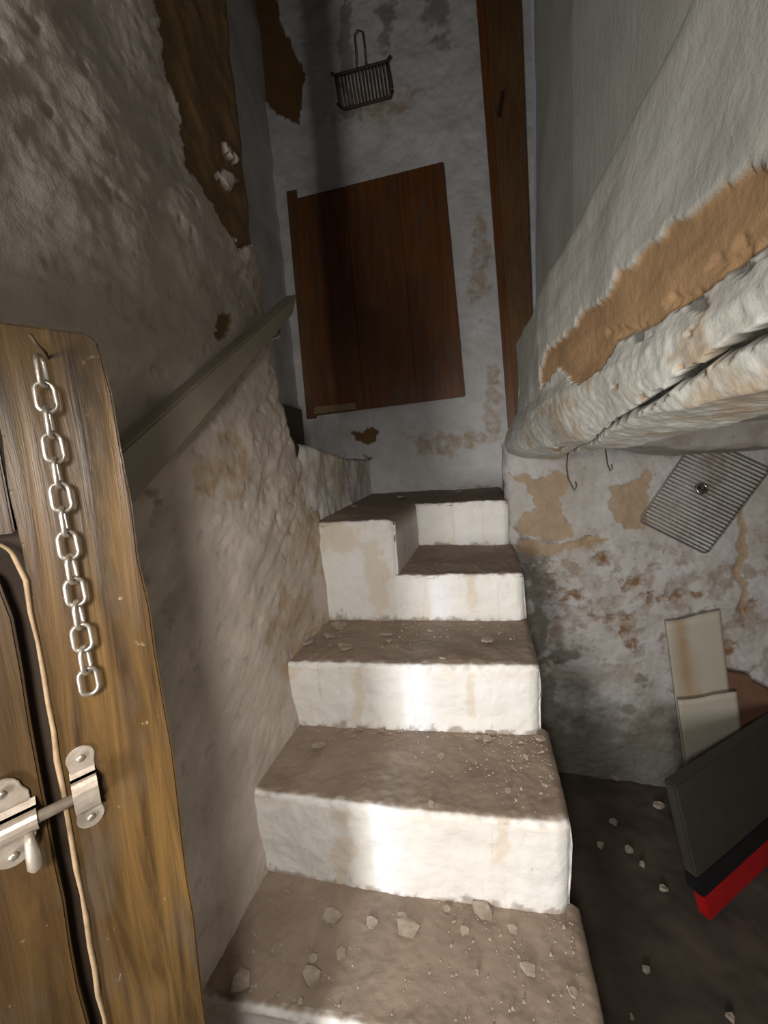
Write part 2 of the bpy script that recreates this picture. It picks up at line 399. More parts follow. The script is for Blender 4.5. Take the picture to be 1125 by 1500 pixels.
def build_wall_right():
    ys = np.concatenate([np.linspace(-1.3, 0.2, 20)[:-1], np.linspace(0.2, 1.72, 330), np.linspace(1.735, 1.80, 6), np.linspace(1.85, 2.46, 20)])
    t = np.concatenate([np.linspace(0, 2, 70)[:-1], np.linspace(2, 15, 230)[:-1], np.linspace(15, 18, 24)])
    P = np.zeros((len(ys), len(t), 3)); tk = np.arange(19)
    for i, y in enumerate(ys):
        p = np.array(prof(min(y, 1.72)))
        x = np.interp(t, tk, p[:, 0]); z = np.interp(t, tk, p[:, 1])
        # soften the polyline
        for _ in range(3):
            x[71:-1] = 0.25*x[70:-2]+0.5*x[71:-1]+0.25*x[72:]; z[71:-1] = 0.25*z[70:-2]+0.5*z[71:-1]+0.25*z[72:]
        if y > 1.72:
            k = min(1.0, (y-1.72)/0.08)
            xe = np.maximum(x, 0.36); x = x + (xe-x)*k
        P[i, :, 0] = x; P[i, :, 1] = y; P[i, :, 2] = z+EYE
    N = normals(P)
    if N[60, 30, 0] > 0: N = -N
    low = smooth(2.2, 4.0, t)[None, :]*smooth(1.80, 1.70, ys)[:, None]
    beam = smooth(6.5, 8.5, t)[None, :]*low
    band = [(1900, -420), (1140, 240), (1110, 250), (1090, 248), (1078, 245), (1068, 262), (1050, 272), (1040, 282), (1025, 292), (1015, 305), (995, 322), (975, 325), (962, 345), (940, 362), (915, 395), (905, 393), (890, 428), (870, 445), (850, 452), (838, 478), (826, 488), (798, 512), (790, 545), (792, 572), (800, 560), (812, 540), (820, 545), (838, 562), (850, 560), (880, 535), (900, 500), (960, 470), (1020, 430), (1080, 385), (1140, 340), (1900, -180)]
    mud = patch(P, [band], 3.5, 60)
    mud = np.maximum(mud, 0.9*patch(P, [[(808, 652), (830, 655), (822, 664), (808, 662)], [(885, 570), (905, 560), (900, 575)], [(930, 590), (945, 570), (942, 585)], [(985, 545), (1000, 530), (997, 545)], [(835, 555), (850, 535), (860, 545), (845, 565)], [(1000, 490), (1012, 480), (1010, 492)]], 5, 70))
    Q = P*np.array([1, .45, 1.6])
    d = low*(0.010*fbm(P, 3.2, 3) + 0.0022*fbm(Q, 12, 3)) + 0.008*fbm(P, 2, 2)
    d = d + beam*(0.0011*(1-2*np.abs(fbm(P*np.array([1, 1.4, 1]), 16, 4, 0.6))) + 0.0014*np.maximum(0, fbm(P, 45, 4, .6)))
    d = d + 0.0006*fbm(P, 70, 3)
    d = d - 0.007*mud*(low > 0.5)
    # the long crack between beam and soffit plaster, its shade coloured in dark
    px, py, ok = to_px(P.reshape(-1, 3)); px = px.reshape(d.shape); py = py.reshape(d.shape)
    yc = np.interp(px, [820, 870, 900, 950, 1000, 1050, 1100, 1140, 1900], [671, 645, 622, 590, 556, 525, 492, 470, 50])
    hw = np.interp(px, [820, 870, 930, 1000, 1100, 1140], [1.2, 3.0, 6.0, 8.0, 14.0, 16.0])*(1+0.9*fbm(P, 40, 3))
    crack = smooth(1.15, 0.75, np.abs(py-yc)/np.maximum(hw, 0.6))*(t > 6)[None, :]*(t < 15)[None, :]*((px > 815) & (px < 1900))
    crack *= (ys > 0.2)[:, None]
    gv = blobs(P, [(1060, 395, 60, 14), (1000, 445, 50, 12), (920, 490, 40, 10), (1110, 365, 40, 14)], 30, .9)
    d = d - 0.026*crack - 0.004*gv
    P = P + N*d[..., None]
    o = grid_obj('wall_right', P, M['bulge'], dict(mud=mud, stain=0.7*beam*smooth(0.15, .5, fbm(P+7, 9, 4)), mould_shade=np.maximum(crack*0.97, 0.6*gv)))
    struct(o, 'smooth distempered wall with bulging parapet and plastered beam above the stair', 'wall')
build_wall_right()

# ---------------- wall_front_lower: peeling wall of the lower room, Y = 1.75, turning into the landing's side
def build_wall_lower():
    xs = np.concatenate([np.linspace(2.0, 1.2, 12)[:-1], np.linspace(1.2, 0.14, 190)[:-1]])
    zs = np.linspace(-1.50, 0.055, 290)
    ns = len(xs); rest = np.linspace(0, 1, 34)
    P = np.zeros((ns+34, len(zs), 3))
    P[:ns, :, 0] = xs[:, None]; P[:ns, :, 1] = 1.75
    ang = np.clip(rest/0.5, 0, 1)*math.pi/2; ex = np.clip((rest-0.5)/0.5, 0, 1)
    P[ns:, :, 0] = (0.14-0.05*np.sin(ang)+0.03*ex)[:, None]; P[ns:, :, 1] = (1.75+0.05*(1-np.cos(ang))+0.66*ex)[:, None]
    P[..., 2] = zs[None, :]+EYE
    N = normals(P)
    if N[20, 100, 1] > 0: N = -N
    mud = patch(P, [[(745, 690), (790, 700), (815, 690), (838, 695), (830, 715), (818, 735), (832, 765), (840, 785), (800, 790), (760, 780), (765, 750), (785, 740), (775, 715)],
                    [(895, 715), (930, 700), (950, 690), (955, 740), (945, 775), (905, 770), (888, 745)], [(755, 790), (830, 795), (900, 785), (880, 800), (800, 815), (757, 812)],
                    [(1080, 738), (1090, 738), (1092, 770), (1095, 800), (1092, 830), (1098, 890), (1088, 905), (1086, 860), (1080, 820), (1084, 790)]], 7, 22)
    brn = blobs(P, [(880, 820, 16, 12), (925, 855, 26, 12), (900, 905, 40, 10), (830, 870, 40, 12), (1000, 870, 30, 6), (1070, 835, 14, 7), (960, 830, 10, 6), (920, 930, 12, 26), (800, 850, 20, 12), (985, 808, 12, 6), (1055, 950, 30, 14), (865, 790, 18, 10), (1090, 890, 12, 18), (960, 875, 24, 10)], 24, .95)
    n1 = fbm(P+2, 8, 5, .6)
    zr = P[..., 2]-EYE
    peel = smooth(0.02, 0.25, fbm(P+50, 11, 5, .62))*smooth(-1.05, -0.9, zr)*smooth(-0.25, -0.5, zr)
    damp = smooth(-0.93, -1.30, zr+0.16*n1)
    edge = blobs(P, [(790, 850, 26, 70), (770, 830, 20, 60), (790, 930, 16, 60), (800, 1040, 20, 70), (942, 995, 14, 12), (920, 1040, 14, 8), (825, 960, 30, 12), (1000, 1010, 20, 30)], 16, .8)
    d = 0.010*fbm(P, 3.5, 3) + 0.004*fbm(P, 16, 4) + 0.0025*fbm(P, 45, 4, .6) - 0.004*mud - 0.006*brn - 0.004*peel
    P = P + N*d[..., None]
    st = np.maximum(np.maximum(brn, 0.55*peel), 0.5*blobs(P, [(1040, 690, 34, 40), (1000, 660, 60, 14)], 12, .6))
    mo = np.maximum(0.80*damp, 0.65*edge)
    o = grid_obj('wall_lower', P, M['lower'], dict(mud=mud*0.85, stain=st, mould_shade=mo))
    struct(o, 'peeling damp-stained wall of the lower room', 'wall')
build_wall_lower()
def crumbly_box(name, b, material, label, cat):
    o = bm_obj(name, box_bm(*b, 0.02, 3), material); return struct(o, label, cat)
def bench():
    xs = np.linspace(0.35, 2.0, 110); v = np.linspace(0, 1, 26)
    P = np.zeros((110, 26, 3)); P[..., 0] = xs[:, None]
    P[..., 1] = 1.75 - np.interp(v, [0, .35, .5, 1], [0.01, 0.19, 0.21, 0.24])[None, :]
    P[..., 2] = EYE + np.interp(v, [0, .35, .5, 1], [-0.045, -0.03, -0.012, 0.11])[None, :] + (0.05*smooth(0.75, 0.4, xs))[:, None]
    P += 0.008*np.stack([fbm(P, 9, 4), fbm(P+3, 9, 4), fbm(P+6, 9, 4)], -1)
    z = np.zeros((110, 26)); o = grid_obj('trim_2', P, M['lower'], dict(mud=z+.1, stain=smooth(0.0, .5, fbm(P, 9, 4))*.6, mould_shade=z+.12))
    struct(o, 'crumbling plaster ledge where the soffit meets the lower wall', 'trim')
bench()

# ---------------- floor, ceiling and the unseen side of the rooms
def build_floor():
    xs = np.linspace(-0.75, 2.0, 200); ys = np.linspace(-1.35, 1.78, 220)
    X, Y = np.meshgrid(xs, ys, indexing='ij')
    P = np.stack([X, Y, np.zeros_like(X)], -1)
    P[..., 2] += 0.010*fbm(P, 4, 4) + 0.004*fbm(P, 25, 3) - 0.012
    struct(grid_obj('floor', P, M['earth']), 'dark trodden earth floor of the lower room', 'floor')
build_floor()
struct(bm_obj('ceiling', box_bm(-1.5, 2.0, -1.4, 2.6, Z(3.0), Z(3.1)), M['ceiling']), 'sooty ceiling high above the stairwell', 'ceiling')
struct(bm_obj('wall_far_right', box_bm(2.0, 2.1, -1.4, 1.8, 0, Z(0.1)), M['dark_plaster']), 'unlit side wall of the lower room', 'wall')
bm = bmesh.new()
for b in ((-1.5, -0.80, -1.42, -1.32, 0, Z(3.0)), (0.35, 2.0, -1.42, -1.32, 0, Z(3.0)), (-0.80, 0.35, -1.42, -1.32, Z(0.55), Z(3.0))):
    t_ = box_bm(*b); me_ = bpy.data.meshes.new('t'); t_.to_mesh(me_); t_.free(); bm.from_mesh(me_); bpy.data.meshes.remove(me_)
struct(bm_obj('wall_rear', bm, M['dark_plaster']), 'wall with the entrance doorway', 'wall')
struct(bm_obj('wall_near_left', box_bm(-0.95, -0.66, -1.35, -0.13, 0, Z(2.3)), M['dark_plaster']), 'wall beside the entrance', 'wall')

# ================================================================== STAIRCASE (parts: one per step)
stair = empty('staircase', (0.0, 0.5, 0.0)); struct(stair, 'whitewashed masonry staircase with dusty brown treads', 'staircase')
stair_inv = Matrix.Translation((0.0, -0.5, 0.0))
def step(name, zt, front, back, zb, xl=-0.64, nx=150, rr=0.03, stains=(), zoff=0.0, side=True, close_left=False):
    """front/back: functions of X giving the Y of the nose and of the riser behind; riser goes from zb up to zt"""
    s = np.linspace(0, 1, nx); xr = front['xr']
    vx = xl + (xr-xl)*s
    if side:
        dn = np.linspace(0, 1, 26)[1:]
    else: dn = np.zeros(0)
    rows = []
    nr, nt_ = 34, 60
    for k in range(nr): rows.append(('r', k/(nr-1)))
    for k in range(1, 9): rows.append(('n', k/8))
    for k in range(1, nt_): rows.append(('t', k/(nt_-1)))
    nv = nx + len(dn); P = np.zeros((len(rows), nv, 3)); dust = np.zeros((len(rows), nv)); ht = np.zeros((len(rows), nv))
    fx = np.interp(vx, front['x'], front['y']); bx = np.interp(vx, back['x'], back['y'])
    rc = 0.035; e = np.clip((vx-(xr-rc))/rc, 0, 1); fx = fx + rc*(1-np.sqrt(np.maximum(0, 1-e*e)))*0.8
    R = rr*0.45
    for i, (kind, u) in enumerate(rows):
        if kind == 'r': y = fx + 0.012*(1-u)*0; z = zb-0.03 + (zt-R-(zb-0.03))*u + 0*fx; dd = 0
        elif kind == 'n':
            a = u*math.pi/2; y = fx + R*(1-math.cos(a)); z = zt-R+R*math.sin(a) + 0*fx; dd = smooth(0.45, 0.9, np.array(u))
        else:
            y = fx+R + (bx+0.03-fx-R)*u; z = zt + 0*fx; dd = 1
        # right-hand edge drops off, slightly rounded
        zd = z - 0.012*np.clip((vx-(xr-0.02))/0.02, 0, 1)**2*(1 if kind != 'r' else 0)
        P[i, :nx, 0] = vx; P[i, :nx, 1] = y; P[i, :nx, 2] = zd; dust[i, :nx] = dd
        ht[i, :nx] = 0
        if len(dn):
            P[i, nx:, 0] = xr + 0.004*np.sin(np.minimum(dn*8, 1)*math.pi/2); P[i, nx:, 1] = y[-1]; P[i, nx:, 2] = zd[-1]*(1-dn) + (-0.02)*dn
            dust[i, nx:] = 0.35
    N = normals(P)
    N[:, :nx] = 0
    rk = np.array([0 if k == 'r' else (1 if k == 'n' else 2) for k, _ in rows])
    N[rk == 0, :nx] = (0, -1, 0); N[rk == 1, :nx] = (0, -.7, .7); N[rk == 2, :nx] = (0, 0, 1)
    N[:, nx:] = (1, 0, 0)
    d = 0.006*fbm(P, 5, 3) + 0.0025*fbm(P, 20, 4)
    d[rk == 2, :nx] += (0.0013*fbm(P, 75, 4, .65))[rk == 2, :nx] + (0.0016*np.maximum(0, fbm(P+4, 30, 4, .6)))[rk == 2, :nx]
    d[rk == 1, :nx] += (0.004*fbm(P+9, 26, 4, .6))[rk == 1, :nx]
    d[rk == 0, :nx] += (0.0010*fbm(P, 70, 4))[rk == 0, :nx]
    d[:, nx:] *= 0.7
    P = P + N*d[..., None]
    nzz = fbm(P, 30, 4, .6)
    dust = np.clip(dust + 0.0, 0, 1)
    # a dirty line at the foot of the riser, ragged whitewash at the nose
    foot = np.zeros_like(dust); hgt = (P[..., 2]-zb)/(zt-zb)
    foot[rk == 0, :nx] = (smooth(0.06, 0.0, hgt + 0.09*nzz)*0.7)[rk == 0, :nx]
    dust = np.maximum(dust, foot)
    tp = (rk == 1)
    dust[tp] = np.clip(dust[tp] + 0.5*nzz[tp], 0, 1)
    st = np.zeros_like(dust)
    if stains: st = 0.6*blobs(P+np.array([0, 0, 0.0]), stains, 18, .7)
    edge = (smooth(0.86, 1.0, hgt + 0.12*nzz)*0.45); st[rk == 0] = np.maximum(st, edge)[rk == 0]
    Pl = P - np.array([0, 0.5, 0])
    return grid_obj(name, Pl, M['riser'], dict(dust=dust, stain=st), stair)
H0, H1, H2, H3, H4, H5 = 0.193, 0.390, 0.555, 0.752, 0.968, 1.21
fr = lambda x, y: dict(x=x, y=y, xr=x[-1])
noseE = fr([-0.65, -0.52, -0.325, 0.172], [0.47, 0.479, 0.496, 0.545])
nose3 = fr([-0.65, -0.562, -0.22, 0.152], [0.70, 0.708, 0.720, 0.752])
nose2 = fr([-0.65, -0.556, -0.244, 0.130], [0.935, 0.942, 0.970, 1.010])
nose1 = fr([-0.65, -0.58, -0.30, 0.125], [1.25, 1.250, 1.265, 1.30])
noseL = fr([-0.32, 0.105], [1.73, 1.73])
step('step', Z(-H5), fr([-0.66, 0.19], [0.16, 0.22]), noseE, 0.0)
step('step', Z(-H4), noseE, nose3, Z(-H5))
step('step', Z(-H3), nose3, nose2, Z(-H4), stains=[(500, 1240, 20, 60), (735, 1230, 14, 50)])
step('step', Z(-H2), nose2, nose1, Z(-H3), stains=[(525, 1020, 9, 50), (690, 1020, 8, 40), (430, 985, 24, 14)])
step('step', Z(-H1), fr([-0.32, -0.30, 0.122], [1.264, 1.265, 1.30]), fr([-0.32, 0.122], [1.73, 1.73]), Z(-H2), xl=-0.315, stains=[(690, 865, 10, 46), (560, 880, 20, 40)])
# landing: main slab plus the tongue in front on the left
step('landing', Z(-H0), noseL, fr([-0.32, 0.105], [2.47, 2.47]), Z(-H1), xl=-0.315, side=False)
def tongue():
    o = step('landing_tongue', Z(-H0), fr([-0.80, -0.58, -0.302], [1.25, 1.245, 1.255]), fr([-0.80, -0.302], [2.47, 2.47]), Z(-H2), xl=-0.80, nx=110, side=True,
             stains=[(500, 790, 46, 24), (555, 860, 16, 60), (480, 780, 40, 40), (545, 820, 12, 50)])
tongue()
# first step of the upper flight that turns left
def upper_step():
    n, mz = 90, 40
    s = np.linspace(0, 1, n); xa, ya, xb, yb = -0.575, 1.16, -0.715, 2.47
    v = np.concatenate([np.linspace(0, 0.45, mz)[:-1], np.linspace(0.45, 0.55, 8)[:-1], np.linspace(0.55, 1, 40)])
    P = np.zeros((n, len(v), 3)); dust = np.zeros((n, len(v)))
    zt = 0.035 + 0.05*smooth(0.55, 0.0, s); R = 0.02
    for j, q in enumerate(v):
        if q <= 0.45: off = 0*s; z = -0.24 + (zt-R+0.24)*(q/0.45); dz = 0
        elif q <= 0.55: a = (q-0.45)/0.1*math.pi/2; off = R*(1-math.cos(a)) + 0*s; z = zt-R+R*math.sin(a); dz = (q-.45)/.1
        else: off = R + (q-0.55)/0.45*0.5 + 0*s; z = zt; dz = 1
        P[:, j, 0] = xa+(xb-xa)*s-off; P[:, j, 1] = ya+(yb-ya)*s; P[:, j, 2] = z+EYE; dust[:, j] = dz
    P[..., 0] += 0.014*fbm(P, 5, 3) + 0.004*fbm(P, 22, 4); P[..., 2] += 0.005*fbm(P+3, 9, 3)*dust
    st = 0.8*blobs(P, [(495, 700, 20, 40), (530, 690, 10, 20), (470, 690, 30, 30)], 18, .6)
    grid_obj('upper_step', P-np.array([0, .5, 0]), M['riser'], dict(dust=np.maximum(dust, .25*smooth(0, .5, fbm(P, 12, 4))), stain=st), stair)
upper_step()

# ================================================================== THINGS ON THE BACK WALL
def on_back(p, off=0.0): return Vector(on_y(p, 2.45-off))
# boarded hatch
hx = empty('wooden_hatch', tuple(on_back((568, 594), 0.03))); hl = hx.location.copy()
tag(hx, 'large reddish-brown wooden hatch board on the pale wall above the landing', 'hatch')
def hatch_plank(a, b, c, d, name='plank', off=0.045, th=0.03, mt=M['hatch_wood'], bev=0.004, parent=hx, org=hl):
    pts = [on_back(p, off)-org for p in (a, b, c, d)]
    return bm_obj(name, prism_bm(pts, (0, 1, 0), th, bev), mt, parent)
tl, tr, br, bl = np.array((430, 291.)), np.array((649, 236.)), np.array((681, 580.)), np.array((458, 609.))
cuts = [0, 0.34, 0.69, 1.0]
for k in range(3):
    a, b = cuts[k]+(0.0006 if k else 0), cuts[k+1]
    hatch_plank(tuple(tl+(tr-tl)*a), tuple(tl+(tr-tl)*b), tuple(bl+(br-bl)*b), tuple(bl+(br-bl)*a), off=0.045-0.0015*(k == 1))
hatch_plank((461, 596), (520, 590), (522, 599), (459, 607), 'repair_strip', 0.050, 0.006, M['worn_lit_edge'], 0.0015)
bm = prism_bm([on_back(p, 0.02)-hl for p in ((419, 280), (434, 277), (462, 612), (449, 614))], (0, 1, 0), 0.03, 0.003)
bm_obj('reveal_shadow', bm, M['post_wood'], hx)  # brown strip stands for the shadow in the reveal left of the hatch
# dark timber post at the right end of the back wall
pp = [on_y(p, 2.35) for p in ((685, -180), (756, -180), (786, 640), (746, 640))]
po = empty('timber_post', (0.2, 2.42, Z(0.0))); tag(po, 'tall brown timber post in the corner beside the hatch', 'post')
pts = [Vector(p)-po.location for p in pp]
bm_obj('post_shaft', prism_bm(pts, (0, 1, 0), 0.06, 0.004), M['post_wood'], po)
pts = [Vector(on_y(p, 2.342))-po.location for p in ((734, 132), (740, 132), (734, 170), (728, 168))]
bm_obj('dark_notch', prism_bm(pts, (0, 1, 0), 0.012, 0.001), M['gap'], po)
pts = [Vector(on_y(p, 2.340))-po.location for p in ((685, -180), (696, -180), (757, 640), (746, 640))]
bm_obj('edge_strip', prism_bm(pts, (0, 1, 0), 0.02, 0.002), M['gap'] if False else M['hatch_wood'], po)

# small wire grille hanging high on the back wall
gr = empty('wire_grille', tuple(on_back((530, 160), 0.03))); go = gr.location.copy()
tag(gr, 'small rusty wire grille hanging high on the back wall', 'grille')
G = lambda x, y, o=0.04: on_back((x, y), o)-go
bm_obj('top_bar', tube_bm([G(486, 107), G(490, 111), G(566, 90), G(572, 82)], 0.008, 8), M['rust'], gr, True)
bm_obj('bottom_bar', tube_bm([G(494, 152), G(503, 160), G(572, 142), G(575, 132)], 0.007, 8), M['rust'], gr, True)
bm_obj('side_bar', tube_bm([G(567, 90), G(574, 128)], 0.006, 8), M['rust'], gr, True)
bm_obj('side_bar', tube_bm([G(491, 111), G(498, 158)], 0.006, 8), M['rust'], gr, True)
for k in range(15):
    a = k/14; bm_obj('wire', tube_bm([G(494+71*a, 111-20*a, 0.045), G(501+71*a, 158-17*a, 0.045)], 0.0035, 6), M['rust'], gr, True)
bm_obj('hanging_hook', tube_bm([G(522, 102), G(521, 75), G(519, 52), G(524, 44), G(531, 46), G(534, 70), G(536, 98)], 0.004, 6), M['rust'], gr, True)

# ================================================================== HANDRAIL BOARD on the left wall
hr = empty('handrail_board', (-0.545, 0.8, Z(0.2))); tag(hr, 'faded plank handrail sloping up the rough left wall', 'handrail'); ho = hr.location.copy()
def rail():
    xf = -0.520
    A, B = Vector(on_x((436, 430), xf)), Vector(on_x((430, 460), xf))
    C, D = Vector(on_x((207, 726), xf)), Vector(on_x((188, 652), xf))
    d1 = (D-A).normalized(); d2 = (C-B).normalized()
    D = D + d1*0.16; C = C + d2*0.16
    bm_obj('plank', prism_bm([p-ho for p in (A, B, C, D)], (-1, 0, 0), 0.042, 0.004), M['rail'], hr)
    # wall bracket under the upper end
    p = Vector(on_x((402, 498), -0.56))
    bm_obj('bracket', tube_bm([p-ho+Vector(v) for v in ((-0.06, -0.03, 0.0), (0.0, -0.01, 0.0), (0.012, 0.01, 0.012), (0.012, 0.012, 0.03))], 0.005, 8), M['steel'], hr, True)
rail()

# ================================================================== LEFT DOOR with hatch leaf, bolt
KD = 0.29/0.36
VPD = ray((1186, 640)); DD = np.array([VPD[0], VPD[1], 0]); DD /= np.linalg.norm(DD); DN = np.array([DD[1], -DD[0], 0])
dq = ray((150, 490)); ED = CAM + dq*(0.29/dq[1])
DB = Z(-1.15)                                   # door bottom
door = empty('door_1', (ED[0], ED[1], DB), math.atan2(DD[1], DD[0]))
struct(door, 'varnished plank door with small bolted leaf beside the stair', 'door')
def door_px(p, off=0.0):
    """photo pixel -> door coordinates (x along the door, y out of its back, z)"""
    d = ray(p); q = ED + DN*off; P = CAM + d*(np.dot(q-CAM, DN)/np.dot(d, DN)); R_ = P-ED
    return Vector((R_ @ DD, -off, P[2]-DB))
top = ED[2]-DB
def wob_plank(name, outline, th, mt, bev=0.003, off=0.0, parent=door):
    pts = [Vector((x, -off, z)) for x, z in outline]
    return bm_obj(name, prism_bm(pts, (0, 1, 0), th, bev), mt, parent)
# stile: right-hand plank with an uneven worn free edge
zs_ = np.linspace(0.0, top, 26)
edge = [(0.004 + 0.002*math.sin(z*9.0) + 0.0014*random.uniform(-1, 1), z) for z in zs_[:-1]] + [(-0.004, top-0.006), (-0.012, top)]
sx = -0.0775
gapx = lambda z: sx + 0.0018*math.sin(z*7) - 0.002
inner = [(gapx(z)+0.0018*random.uniform(-1, 1), z) for z in np.linspace(top-0.001, 0, 30)]
wob_plank('stile_plank', edge+inner, 0.026, M['door_wood'], 0.0022)
hz = door_px((14, 800)).z                      # top of the small leaf
wob_plank('upper_plank', [(gapx(z)-0.002, z) for z in np.linspace(hz+0.010, top, 12)] + [(-0.235, top+0.003), (-0.235, hz+0.010)], 0.026, M['door_wood'], 0.0015)
wob_plank('upper_plank', [(-0.237, top+0.003), (-0.42, top+0.004), (-0.42, hz+0.010), (-0.237, hz+0.010)], 0.026, M['door_wood2'], 0.0015)
wob_plank('hinge_stile', [(-0.345, hz+0.008), (-0.42, hz+0.008), (-0.42, 0), (-0.345, 0)], 0.026, M['door_wood2'], 0.002)
# worn edge along the opening, coloured paler for its lit chamfer (follows the stile, rounds over the leaf's corner)
pth = [(-0.160, hz+0.006), (-0.115, hz+0.0065)] + [(-0.1+0.0175*math.sin(a)-0.0, hz-0.012+0.018*math.cos(a)) for a in np.linspace(0.0, 1.45, 7)]
pth = pth + [(gapx(z)-0.0008+0.001*random.uniform(-1, 1), z) for z in np.linspace(hz-0.03, 0.02, 40)]
bm_obj('worn_lit_edge', tube_bm([(x, -0.0015, z) for x, z in pth], [0.0013+0.0010*random.random() for _ in pth], 8), M['worn_lit_edge'], door, True)
# small leaf inside the opening
lf = []
for a in np.linspace(0, math.pi/2, 7): lf.append((-0.094-0.020+0.020*math.sin(a)*1.0, hz-0.012-0.020+0.020*math.cos(a)))
outl = [(-0.340, hz-0.012)] + lf + [(gapx(z)-0.0125+0.001*random.uniform(-1, 1), z) for z in np.linspace(hz-0.06, 0.01, 24)] + [(-0.340, 0.01)]
leaf = wob_plank('small_leaf', outl, 0.02, M['door_wood2'], 0.002, off=-0.004)
bm_obj('rebate', box_bm(-0.36, -0.055, 0.0255, 0.034, 0.0, hz+0.03), M['gap'], door)
# bolt
bolt = empty('bolt'); bolt.parent = door
r0, r1 = door_px((0, 1192), 0.012), door_px((76, 1168), 0.012)
rz = 0.5*(r0.z+r1.z)
kx = door_px((125, 1150), 0.0).x; kz0, kz1 = door_px((122, 1092), 0).z, door_px((130, 1214), 0).z
rz = 0.52*kz0+0.48*kz1
bm_obj('bolt_rod', tube_bm([(-0.20, -0.0105, rz), (kx+0.004, -0.0105, rz)], 0.0048, 14), M['plated'], bolt, True)
def lobe_plate(name, cx, zc, hw, zh, lob, y, th, mt, holes=True):
    """vertical strap: a waist between two rounded lobes"""
    pts = []
    for a in np.linspace(math.pi, 0, 9): pts.append((cx+lob*math.cos(a), zc+zh-lob+lob*math.sin(a)))
    pts += [(cx+hw, zc+zh*0.52), (cx+hw, zc-zh*0.52)]
    for a in np.linspace(0, -math.pi, 9): pts.append((cx+lob*math.cos(a), zc-zh+lob+lob*math.sin(a)))
    pts += [(cx-hw, zc-zh*0.52), (cx-hw, zc+zh*0.52)]
    o = bm_obj(name, prism_bm([Vector((x, y, z)) for x, z in pts], (0, 1, 0), th, 0.0006), mt, bolt)
    return o
kh = (kz0-kz1)/2
lobe_plate('keeper_plate', kx, rz, 0.009, kh, 0.0105, -0.0022, 0.0020, M['plated'])
def arch(name, x0, x1, r, mt):
    bm = bmesh.new(); A = []; 
    sec = [(-r-0.004, 0.0), (-r, -0.004), (-r, -0.0105)] + [(-r*math.cos(a), -0.0115-0.0055*math.sin(a)) for a in np.linspace(0.15, math.pi-0.15, 7)] + [(r, -0.0105), (r, -0.004), (r+0.004, 0.0)]
    for x in (x0, x1): A.append([[bm.verts.new((x, y-0.0015*k, rz+z*(1-0.0*k))) for z, y in sec] for k in (0, 1)])
    n = len(sec)
    for k in (0, 1):
        for i in range(n-1): bm.faces.new([A[0][k][i], A[0][k][i+1], A[1][k][i+1], A[1][k][i]])
    for e in (0, 1):
        for i in range(n-1): bm.faces.new([A[e][0][i], A[e][0][i+1], A[e][1][i+1], A[e][1][i]])
    return bm_obj(name, bm, mt, bolt)
arch('keeper_loop', kx-0.0095, kx+0.0085, 0.0145, M['plated'])
lobe_plate('bolt_plate', -0.117, rz, 0.016, kh*0.98, 0.0125, -0.0005, 0.0022, M['plated'])
bm_obj('bolt_plate_body', prism_bm([Vector(v) for v in ((-0.128, -0.001, rz+0.018), (-0.20, -0.001, rz+0.018), (-0.20, -0.001, rz-0.020), (-0.128, -0.001, rz-0.020))], (0, 1, 0), 0.002, 0.0006), M['plated'], bolt)
arch('bolt_sleeve', -0.20, -0.098, 0.0085, M['plated'])
def knob(z0, x):
    bm = tube_bm([(x, -0.016, z0), (x, -0.020, z0-0.006), (x+0.0005, -0.021, z0-0.016), (x+0.0005, -0.020, z0-0.028), (x, -0.019, z0-0.032)], [0.003, 0.0036, 0.0048, 0.0052, 0.003], 10)
    bm_obj('bolt_knob', bm, M['plated'], bolt, True)
knob(rz-0.006, door_px((40, 1215), 0.02).x)
def screw(x, z, y=-0.0035, r=0.0035):
    bm = bmesh.new(); bmesh.ops.create_uvsphere(bm, u_segments=10, v_segments=6, radius=r)
    for v in bm.verts: v.co = (v.co.x+x, v.co.y*0.55+y, v.co.z+z)
    bm_obj('screw', bm, M['steel'], bolt, True)
for x, z in ((kx, rz+kh-0.0105), (kx, rz-kh+0.0105), (-0.117, rz+kh-0.012), (-0.117, rz-kh+0.012)): screw(x, z)

# ================================================================== CHAIN hanging from a nail on the door
c0 = door_px((58, 522), 0.016); c1 = door_px((134, 1022), 0.016)
Mdoor = Matrix.Translation((ED[0], ED[1], DB)) @ Matrix.Rotation(math.atan2(DD[1], DD[0]), 4, 'Z')
nail = empty('nail', tuple(Mdoor @ Vector((c0.x+0.003, 0, c0.z+0.006)))); nail.rotation_euler = (0, 0, math.atan2(DD[1], DD[0]))
tag(nail, 'bent nail driven into the top of the plank door holding the chain', 'nail')
bm_obj('nail_shank', tube_bm([(0.004, 0.008, -0.004), (0.001, -0.012, -0.001), (-0.003, -0.020, 0.001), (-0.007, -0.024, 0.008)], 0.0014, 8), M['rust'], nail, True)
chain = empty('chain', tuple(Mdoor @ c0)); chain.rotation_euler = (0, 0, math.atan2(DD[1], DD[0]))
tag(chain, 'zinc link chain hanging from a nail on the plank door', 'chain')
NL = 14; pitch = (c0.z-c1.z-0.006)/NL; wr = 0.0019
def link_mesh():
    hl_, hw_ = pitch/2+wr*0.95, 0.0062
    pts = []
    st = hl_-hw_
    for a in np.linspace(0, math.pi, 9): pts.append((hw_*math.cos(a), 0, st+hw_*math.sin(a)))
    for a in np.linspace(math.pi, 2*math.pi, 9): pts.append((hw_*math.cos(a), 0, -st+hw_*math.sin(a)))
    return tube_bm(pts, wr, 8, True)
lk = bm_obj('link', link_mesh(), M['steel'], chain, True)
dxs = (c1.x-c0.x)/NL
